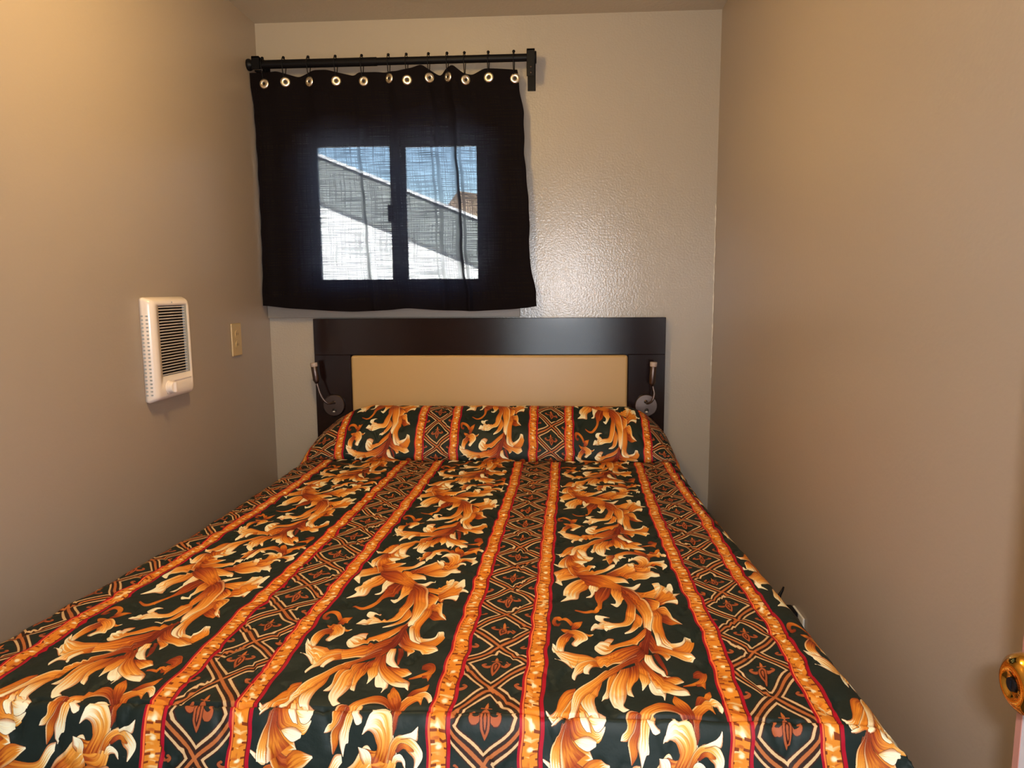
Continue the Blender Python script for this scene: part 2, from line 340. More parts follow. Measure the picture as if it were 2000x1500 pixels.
# ------------------------------------------------------------------ reading lamps on the headboard
def reading_lamp(c, neck, head0, head1, label):
    root = tag(empty('reading_lamp', (c[0], -.040, c[1])), label, 'lamp', 'reading lamps on the headboard')
    bm = bmesh.new(); lathe(bm, [(0, 0), (.0470, 0), (.0475, .004), (.0460, .0105), (.0435, .0130), (0, .0140)], (c[0], -.0402, c[1]), (0, -1, 0), 48)
    adopt(finish('wall_rose', bm, M_STEEL, smooth=False), root)
    bm = bmesh.new(); lathe(bm, [(.0085, 0), (.0085, .0015), (0, .0015)], (c[0] + .002, -.0540, c[1] - .020), (0, -1, 0), 16); adopt(finish('switch_ring', bm, M_DARK, smooth=True), root)
    bm = bmesh.new(); bx(bm, c[0] - .003, c[0] + .006, -.0605, -.055, c[1] - .0275, c[1] - .0225, bev=.001, seg=1); adopt(finish('switch_rocker', bm, M_WPL), root)
    # smooth gooseneck
    P = [Vector(p) for p in neck]; pts = []
    Q = [P[0] * 2 - P[1]] + P + [P[-1] * 2 - P[-2]]
    for i in range(len(P) - 1):
        for k in range(8):
            u = k / 8; p0, p1, p2, p3 = Q[i], Q[i + 1], Q[i + 2], Q[i + 3]
            pts.append(.5 * (2 * p1 + (p2 - p0) * u + (2 * p0 - 5 * p1 + 4 * p2 - p3) * u * u + (-p0 + 3 * p1 - 3 * p2 + p3) * u ** 3))
    pts.append(P[-1])
    bm = bmesh.new(); tube(bm, pts, .0048, 12); adopt(finish('gooseneck', bm, M_STEEL, smooth=True), root)
    bm = bmesh.new(); lathe(bm, [(0, 0), (.0075, 0), (.0075, .007), (0, .0072)], P[0] + Vector((0, .004, 0)), (0, -1, 0), 20); adopt(finish('neck_socket', bm, M_STEEL, smooth=True), root)
    a, b = Vector(head0), Vector(head1); ax = (b - a); L = ax.length
    bm = bmesh.new(); lathe(bm, [(0, -.004), (.006, -.003), (.0095, .004), (.0130, .012), (.0135, L * .80), (.0125, L * .82)], a, ax, 28)
    adopt(finish('lamp_head', bm, M_STEEL, smooth=True), root)
    bm = bmesh.new(); lathe(bm, [(.0118, L * .78), (.0142, L * .83), (.0145, L * .99), (.0132, L), (.009, L - .0015), (0, L - .0015)], a, ax, 28)
    adopt(finish('lamp_cap', bm, M_LCAP, smooth=True), root)
    return root
reading_lamp((-.938, .838), [(-.936, -.054, .852), (-.939, -.078, .852), (-.956, -.092, .857), (-.976, -.094, .883), (-.989, -.092, .921), (-.995, -.09, .946)], (-.995, -.09, .940), (-1.004, -.09, 1.024),
             'small nickel gooseneck reading lamp at the left end of the headboard, above the pillow')
reading_lamp((.374, .841), [(.372, -.054, .858), (.376, -.082, .855), (.392, -.098, .868), (.400, -.096, .896), (.396, -.092, .920), (.392, -.09, .940)], (.391, -.09, .930), (.396, -.09, 1.026),
             'small nickel gooseneck reading lamp at the right end of the headboard, head upright')

# ------------------------------------------------------------------ bed
bed = tag(empty('bed', (-.28, -1.0, 0)), 'double bed under the patterned bedspread, head against the wall', 'bed')
def bpart(name, m, b, bev=.0): return adopt(box(name, m, b, None, bev, 3), bed)
bpart('mattress', M_MATT, (-.950, .425, -1.950, -.058, .385, .648), .03)
bpart('box_spring', M_MATT, (-.950, .425, -1.950, -.058, .150, .384), .01)
for x in (-.88, .36):
    for y in (-1.86, -.14): bpart('leg', M_BLACK, (x - .02, x + .02, y - .02, y + .02, .0005, .1505))

# bedspread ---------------------------------------------------------------
YN = [.35, .7, 1.0, 1.4, 1.7, 1.98]
BXT = [[-.868, -.870, -.885, -.910, -.945, -.955], [-.573, -.582, -.595, -.612, -.628, -.625], [-.440, -.448, -.456, -.471, -.486, -.488],
       [-.137, -.139, -.149, -.162, -.170, -.177], [.001, -.004, -.014, -.022, -.029, -.037], [.312, .298, .289, .289, .294, .278], [.410, .412, .423, .414, .422, .410]]
PLW = [-.967, -.828, -.519, -.387, -.085, .053, .347, .469]     # seams on the pillow front
LU = .69
KU = np.array([0, LU, 1, 1 + LU, 2, 2 + LU, 3])
XE_L = ([.0, .35, .7, 1.15, 1.46, 1.79, 2.1], [-.982, -.982, -.980, -.990, -1.018, -1.056, -1.075])
XE_R = ([.0, .35, .65, .95, 1.45, 1.75, 2.1], [.462, .462, .458, .464, .489, .497, .508])
VT = ([-.30, .05, .59, 1.207, 1.842, 1.98], [-2.6, -2.03, -1., 0., 1.0, 1.18])
# centre profile from the head to the floor: (Y, z, V, part) ; Y positive = distance from the wall
prof = []
for y, z, v in ((.060, .60, -.10), (.060, .68, -.02), (.062, .76, .10), (.072, .815, .20), (.095, .838, .26), (.130, .848, .33), (.165, .850, .40), (.200, .845, .46), (.235, .831, .52), (.270, .810, .59), (.300, .788, .65), (.325, .762, .705), (.343, .735, .76), (.352, .712, .81), (.357, .695, .85), (.3595, .682, .885), (.357, .673, .92), (.350, .668, .95)):
    prof.append((y, z, v, 0))
segs = []
def dens(P, step):
    out = []
    for a, b in zip(P, P[1:]):
        n = max(1, int(math.hypot(b[0] - a[0], b[1] - a[1]) / step))
        for k in range(n): out.append(tuple(a[c] + (b[c] - a[c]) * k / n for c in range(4)))
    out.append(P[-1]); return out
prof = dens(prof, .006)
# smooth the pillow profile
pa = np.array(prof)
for _ in range(6): pa[1:-1, :3] = (pa[:-2, :3] + 2 * pa[1:-1, :3] + pa[2:, :3]) / 4
PIL = [tuple(r) for r in pa]
FY = 1.985
BED = []
y = .352
while y < FY - .003:
    BED.append((y, .67, float(np.interp(y, VT[0], VT[1])), 1)); y += .0050 if y < FY - .03 else .0018
BED.append((FY - .001, .6695, 1.178, 1)); BED.append((FY + .003, .666, 1.185, 1)); 
d = 0
while d < .50:
    d += .007; BED.append((FY + .003 + .016 * min(1, d / .07) + .02 * d, .666 - d, 1.185 + d / .63, 2))
def stitched(u, v):
    """scalloped quilting: depth 0 at a stitch, 1 in the middle of a puff (metres in)"""
    R = .085; best = 0.0
    row = v / (R * .62)
    k0 = math.floor(row)
    e = 9.
    for k in (k0 + 1, k0, k0 - 1):
        cy = k * R * .62; off = R if k % 2 else 0.
        cx = round((u - off) / (2 * R)) * 2 * R + off
        dd = math.hypot(u - cx, v - cy)
        if dd < R:
            e = R - dd; break
    return 1 - math.exp(-(min(e, .05) / .008) ** 2)




bm = bmesh.new(); uvl = bm.loops.layers.uv.new('cloth')
rng = np.random.RandomState(5)
ph = rng.rand(8) * 6.28
def hgt(g0, z): return z
def gfun(x, xl, xr):
    a = -.74; b = .27
    if x < a: t = (a - x) / (a - xl + .01)
    elif x > b: t = (x - b) / (xr - b + .01)
    else: return 1.
    t = min(1, t); return (1 - t * t) ** .75 * (1 - .10 * t)
rows = []
R0 = .038
def build_rows(P, pillow):
    out = []
    for (y, z, v, part) in P:
        xl = float(np.interp(min(y, 2.1), *XE_L)); xr = float(np.interp(min(y, 2.1), *XE_R))
        ye = min(y, 1.98)
        if pillow:
            kx = np.array(PLW[1:]); ku = KU - 0.
            kx = np.array([PLW[1], PLW[2], PLW[3], PLW[4], PLW[5], PLW[6], PLW[7]]); ku = KU
        else:
            kx = np.array([np.interp(ye, YN, r) for r in BXT]); ku = KU
        dropT = max(0., .67 - z) if part == 2 else 0.
        r = []
        for q in np.arange(-.47, 1.47 + .47, .0050):
            # q: arc length from the left top edge
            w = (xr - R0) - (xl + R0)
            arc = R0 * math.pi / 2
            if q < 0 - arc: x = xl; drop = R0 + (-arc - q); n = -1
            elif q < 0: th = -q / R0; x = xl + R0 - R0 * math.sin(th); drop = R0 * (1 - math.cos(th))
            elif q <= w: x = xl + R0 + q; drop = 0.
            elif q < w + arc: th = (q - w) / R0; x = xr - R0 + R0 * math.sin(th); drop = R0 * (1 - math.cos(th))
            else: x = xr; drop = R0 + (q - w - arc)
            sx = xl + R0 + q      # unrolled coordinate
            if sx <= kx[0]: u = ku[0] - (kx[0] - sx) / .45
            elif sx >= kx[-1]: u = ku[-1] + (sx - kx[-1]) / .45
            else: u = float(np.interp(sx, kx, ku))
            base = z
            if part == 0:
                g = gfun(x, xl, xr); base = .67 + (z - .67) * g if z > .67 else z
                if z < .67 and y > .3: base = z
            yy = y
            mn = min(drop, dropT)
            if part == 2: zz = .67 - max(drop, dropT)
            else: zz = base - drop
            side = -1 if q < 0 else (1 if q > w else 0)
            # the hanging sides swing out a little and ripple
            if drop > .02:
                k = min(1, (drop - .02) / .25)
                x += side * (.004 * k + .006 * k * math.sin(y * 21 + ph[0]) + .35 * mn)
                x = max(x, XL + .012)
                x = min(x, XR - .012)
            if part == 2: yy += .006 * min(1, dropT / .15) * math.sin(x * 17 + ph[1]) + .35 * mn
            # quilting and soft wrinkles
            st = stitched(sx, (v * .63))
            amp = .0050 * st
            wr = .0016 * math.sin(sx * 23 + y * 9 + ph[2]) * math.sin(y * 31 + sx * 7 + ph[3]) + .0011 * math.sin(y * 74 + 5 * math.sin(sx * 13) + ph[4])
            if part == 1 and y > FY - .05: wr -= .0080 * math.exp(-((y - FY + .009) / .0035) ** 2) * (.6 + .4 * math.sin(sx * 9))
            dz = amp + wr
            if zz > .03 or True:
                if part == 2: yy += dz
                elif drop > .02: x += side * dz
                else: zz += dz; 
            if part == 0 and z > .67: yy += dz * .8
            # the print runs a little crooked on the puckered cloth
            uu = u + .0028 * math.sin(v * 31 + 2.1 * math.sin(sx * 9 + ph[5])) + .0022 * math.sin(v * 57 + sx * 19)
            v2 = v + .006 * math.sin(sx * 40 + v * 11 + ph[6]) + .004 * math.sin(sx * 83 - v * 17)
            if part == 0: v2 += .10 * min(1, max(0, (.12 - sx) / .22))
            r.append((x, -yy, max(zz, .02), uu, v2))
        out.append(r)
    return out
RP = build_rows(PIL, True); RB = build_rows(BED, False)
def emit(R):
    vv = [[bm.verts.new(p[:3]) for p in r] for r in R]
    for j in range(len(R) - 1):
        for i in range(len(R[0]) - 1):
            f = bm.faces.new((vv[j][i], vv[j][i + 1], vv[j + 1][i + 1], vv[j + 1][i])); f.smooth = True
            for lp, (a, b) in zip(f.loops, ((j, i), (j, i + 1), (j + 1, i + 1), (j + 1, i))): lp[uvl].uv = (R[a][b][3], R[a][b][4])
emit(RP); emit(RB)
def crom(P,n):
    P=np.asarray(P,float)
    d=np.r_[0,np.cumsum(np.hypot(*np.diff(P*[1,1.37],axis=0).T))]
    if d[-1]==0: return np.repeat(P[:1],n,0)
    Q=np.vstack([2*P[0]-P[1],P,2*P[-1]-P[-2]])
    t=np.linspace(0,d[-1],n); i=np.clip(np.searchsorted(d,t,'right')-1,0,len(P)-2)
    u=((t-d[i])/np.maximum(d[i+1]-d[i],1e-9))[:,None]
    p0,p1,p2,p3=Q[i],Q[i+1],Q[i+2],Q[i+3]
    return .5*(2*p1+(p2-p0)*u+(2*p0-5*p1+4*p2-p3)*u*u+(3*p1-p0-3*p2+p3)*u**3)
C={'k':(.105,.140,.120),'red':(.42,.11,.055),'brn':(.62,.25,.07),'org':(.84,.50,.14),'yel':(.93,.66,.30),'cre':(.95,.91,.77)}
C={k:np.array(v) for k,v in C.items()}
RAMP={'red':[(0,'red'),(.6,'red'),(1,'brn')],'rto':[(0,'red'),(.22,'brn'),(.45,'org'),(.8,'yel'),(.9,'cre'),(1,'cre')],
'rdo':[(0,'red'),(.35,'brn'),(.7,'org'),(1,'brn')],'ora':[(0,'brn'),(.2,'org'),(.7,'org'),(.88,'cre'),(1,'cre')],
'cor':[(0,'brn'),(.15,'org'),(.5,'yel'),(.72,'cre'),(1,'cre')],'cre':[(0,'yel'),(.3,'cre'),(1,'cre')],
'rot':[(0,'red'),(.2,'brn'),(.4,'org'),(.62,'yel'),(.75,'cre'),(1,'cre')]}
def idn(z): return z*3.
def sm(a,b,x): x=np.clip((x-a)/(b-a),0,1); return x*x*(3-2*x)
def paint(leaves,W=1152,H=1600,L=.69,seed=3):
    rng=np.random.RandomState(seed)
    img=np.empty((H,W,3)); img[:]=C['k']
    U=(np.arange(W)+.5)/W; V=(np.arange(H)+.5)/H
    asp=.45/.63
    # leaves (v grows downwards = towards the foot)
    for n,(st,hl,A,B) in enumerate(leaves):
        A=np.array(A)/1000.;B=np.array(B)/1000.
        nt,ns=560,230
        a=crom(A,nt);b=crom(B,nt)
        t=np.linspace(0,1,nt)[:,None];s=np.linspace(0,1,ns)[None,:]
        P=a[:,None,:]*(1-s[...,None])+b[:,None,:]*s[...,None]
        rp=RAMP[st];tt=np.array([r[0] for r in rp]);cc=np.array([C[r[1]] for r in rp])
        ph=rng.rand()*9
        jag=.09*np.sin(s*26+ph)+.05*np.sin(s*61+ph*2)+.04*np.sin(s*113+ph)
        te=np.clip(t+jag,0,1)
        col=np.stack([np.interp(te,tt,cc[:,c]) for c in range(3)],-1)
        # dark hatched veins from the root
        vein=np.clip(np.sin(s*(17+rng.rand()*9)+ph+1.3*np.sin(t*4+ph))*.6+np.sin(s*47+ph*3+t*3)*.4,0,1)
        w=(vein*np.clip(1.0-t*1.25,0,1)*.85)[...,None]
        if st=='cre': w=w*.35
        col=col*(1-w)+C['brn']*w
        # shade toward one edge, light toward the other
        if hl==1: e=s;
        elif hl==2: e=1-s
        else: e=np.abs(s-.5)*1.2
        dk=(sm(.70,1.0,e)*.55)[...,None]*np.ones((nt,1,1)); col=col*(1-dk)+ (C['brn'] if st!='red' else C['red'])*dk
        if hl: 
            li=((1-sm(.05,.22,e))*(.35+.45*t))[...,None]; col=col*(1-li)+C['cre']*li
        col=col*(1-.0*s[...,None])
        # soft midrib
        mid=(np.exp(-((s-.5+.08*np.sin(t*5+ph))/.03)**2)*.45*(1-t))[...,None]; col=col*(1-mid)+C['yel']*mid
        x=(P[...,0]*W).astype(int); y=np.floor(P[...,1]*H).astype(int)%H
        ok=(x>=0)&(x<int(L*W))
        # outline: dark warm halo
        for dx,dy in ((2,0),(-2,0),(0,2),(0,-2)):
            xx=np.clip(x+dx,0,W-1);yy=(y+dy)%H
            edge=(np.zeros_like(ok)); edge[:, :3]=True; edge[:, -3:]=True
            m=ok&edge
            img[yy[m],xx[m]]=img[yy[m],xx[m]]*.4+np.array((.30,.14,.06))*.6
        img[y[ok],x[ok]]=col[ok]
    # diamond stripe
    u0,u1=L+.036,1-.036
    X=((U-L)/(1-L)-.5)*(.14); Y=V*.63     # metres
    XX,YY=np.meshgrid(X,Y)
    hp=.126; wd=.118  # lattice cell height and width
    fy=.986*.63       # a fleur centre
    qa=(XX/wd+(YY-fy)/hp)-.5; qb=(XX/wd-(YY-fy)/hp)-.5
    da=(qa-np.round(qa)); db=(qb-np.round(qb))
    sc=1/np.hypot(1/wd,1/hp)
    la,lb=np.abs(da)*sc,np.abs(db)*sc
    d=np.minimum(la,lb)
    fld=C['k']*.95
    reg=(U>L)[None,:]&np.ones((H,1),bool)
    D=np.empty((H,W,3));D[:]=fld
    def put(m,c,k=1.):
        D[m]=D[m]*(1-k)+np.array(c)*k
    put(d<.0135,(.20,.09,.04),.55)
    cr=(np.abs(d-.0098)<.0020)
    put(np.abs(d-.0098)<.0034,(.25,.10,.05)); put(cr,(.80,.66,.47))
    put(d<.0040,(.26,.10,.05)); put(d<.0026,(.68,.38,.19))
    # fleur-de-lis in every cell (centre and side cells)
    def fleur(cx,cy):
        x=(XX-cx)*1.08; y=(((YY-cy+.315)%.63)-.315)*1.08; ax=np.abs(x)
        def ell(px,py,rx,ry,an=0):
            ca,sa=np.cos(an),np.sin(an); xx=(ax-px)*ca+(y-py)*sa; yy=-(ax-px)*sa+(y-py)*ca
            return (xx/rx)**2+(yy/ry)**2
        red=(.62,.31,.16); ol=(.22,.07,.03)
        q=ell(.0165,.0010,.0100,.0068,-.30); q2=ell(.0150,-.0040,.0074,.0054,-.30)
        put((q<1.25)&(q2>.8),ol); put((q<1)&(q2>1),red); put(ell(.0200,-.0046,.0030,.0024)<1,red)
        wdt=lambda yy,a,b,c:np.where((yy>a)&(yy<b),c*np.sqrt(np.clip((yy-a)/(b-a),0,1))*np.clip((b-yy)/(b-a),0,1)*2.2,0)
        w1=wdt(y,-.009,.031,.0095); put(ax<w1+.001*(w1>0),ol); put(ax<w1,red)
        w2=wdt(y,-.004,.022,.0050); put(ax<w2,ol); w3=wdt(y,-.001,.015,.0028); put(ax<w3,red)
        w4=wdt(-y,.009,.029,.0035); put(ax<w4+.0008*(w4>0),ol); put(ax<w4,(.72,.40,.18))
        put((ax<.0095)&(np.abs(y+.0115+ax*.15)<.0014),red)
    for k in range(5):
        fleur(0,(fy+k*hp)%.63)
        for sx in(-1,1): fleur(sx*wd/2*1.06,(fy+(k+.5)*hp)%.63)
    img[reg]=D[reg]
    # orange bands at u=0 and u=L
    v=YY
    for uc,sg in((0.,1),(L,1),(1.,1)):
        x=(U-uc)*.45; x=np.broadcast_to(x[None,:],(H,W)); h=.0186
        m=np.abs(x)<h
        B=np.empty((H,W,3));B[:]=C['org']
        yb=v+.004*np.sin(v*9*2*np.pi/.63)
        # wrinkled streaks across the band, pale blobs, short dark dashes in from both edges
        nv=210; r4=rng.rand(nv,6); r4=(r4+np.roll(r4,1,0)*.5)/1.5
        vv=v/.63*nv+1.6*np.sin(x/.012+idn(uc)); i0=np.floor(vv).astype(int); f0=vv-i0
        xx=np.clip((x+h)/(2*h)*2.2,0,4.999); j0=xx.astype(int); g0=xx-j0; f0=f0*f0*(3-2*f0)
        nn=(r4[i0%nv,j0]*(1-f0)+r4[(i0+1)%nv,j0]*f0)*(1-g0)+(r4[i0%nv,j0+1]*(1-f0)+r4[(i0+1)%nv,j0+1]*f0)*g0
        wc=np.clip((nn-.66)/.16,0,1)[...,None]; B=B*(1-wc*.6)+C['cre']*wc*.6
        wd_=np.clip((.36-nn)/.14,0,1)[...,None]; B=B*(1-wd_*.6)+C['brn']*wd_*.6
        cell=(v/.63*19)+.15*np.sin(v*40); fr=cell-np.floor(cell); idx=np.floor(cell).astype(int)
        r=rng.rand(64)[idx%64]
        blob=np.exp(-((x/.0050)**2+((fr-.5)*(.63/19)/(.0022+.0035*r))**2)**2); B=B*(1-.9*blob[...,None])+C['cre']*.9*blob[...,None]
        for side in(-1,1):
            n=46; c2=(v/.63*n)+(.5 if side>0 else 0)+.25*np.sin(v*70+side); i2=np.floor(c2).astype(int); f2=c2-i2
            r2=rng.rand(n+3)[i2%n]
            ln=.0015+.0085*r2**1.5
            mm=(np.abs(f2-.5)<.10+.05*r2)&((x*side)>(.0115-ln))&((x*side)<.0125)
            B[mm]=B[mm]*.15+np.array((.42,.15,.04))*.85
        B[(np.abs(x)>.0115)&(np.abs(x)<.0128)]=(.36,.12,.05)
        B[(x<-.0122)&(x>-.0152)]=(.93,.42,.20)
        B[(x<=-.0150)]=(.62,.03,.12); B[(x>.0128)]=(.64,.03,.13)
        img[m]=B[m]
    return np.clip(img,0,1)

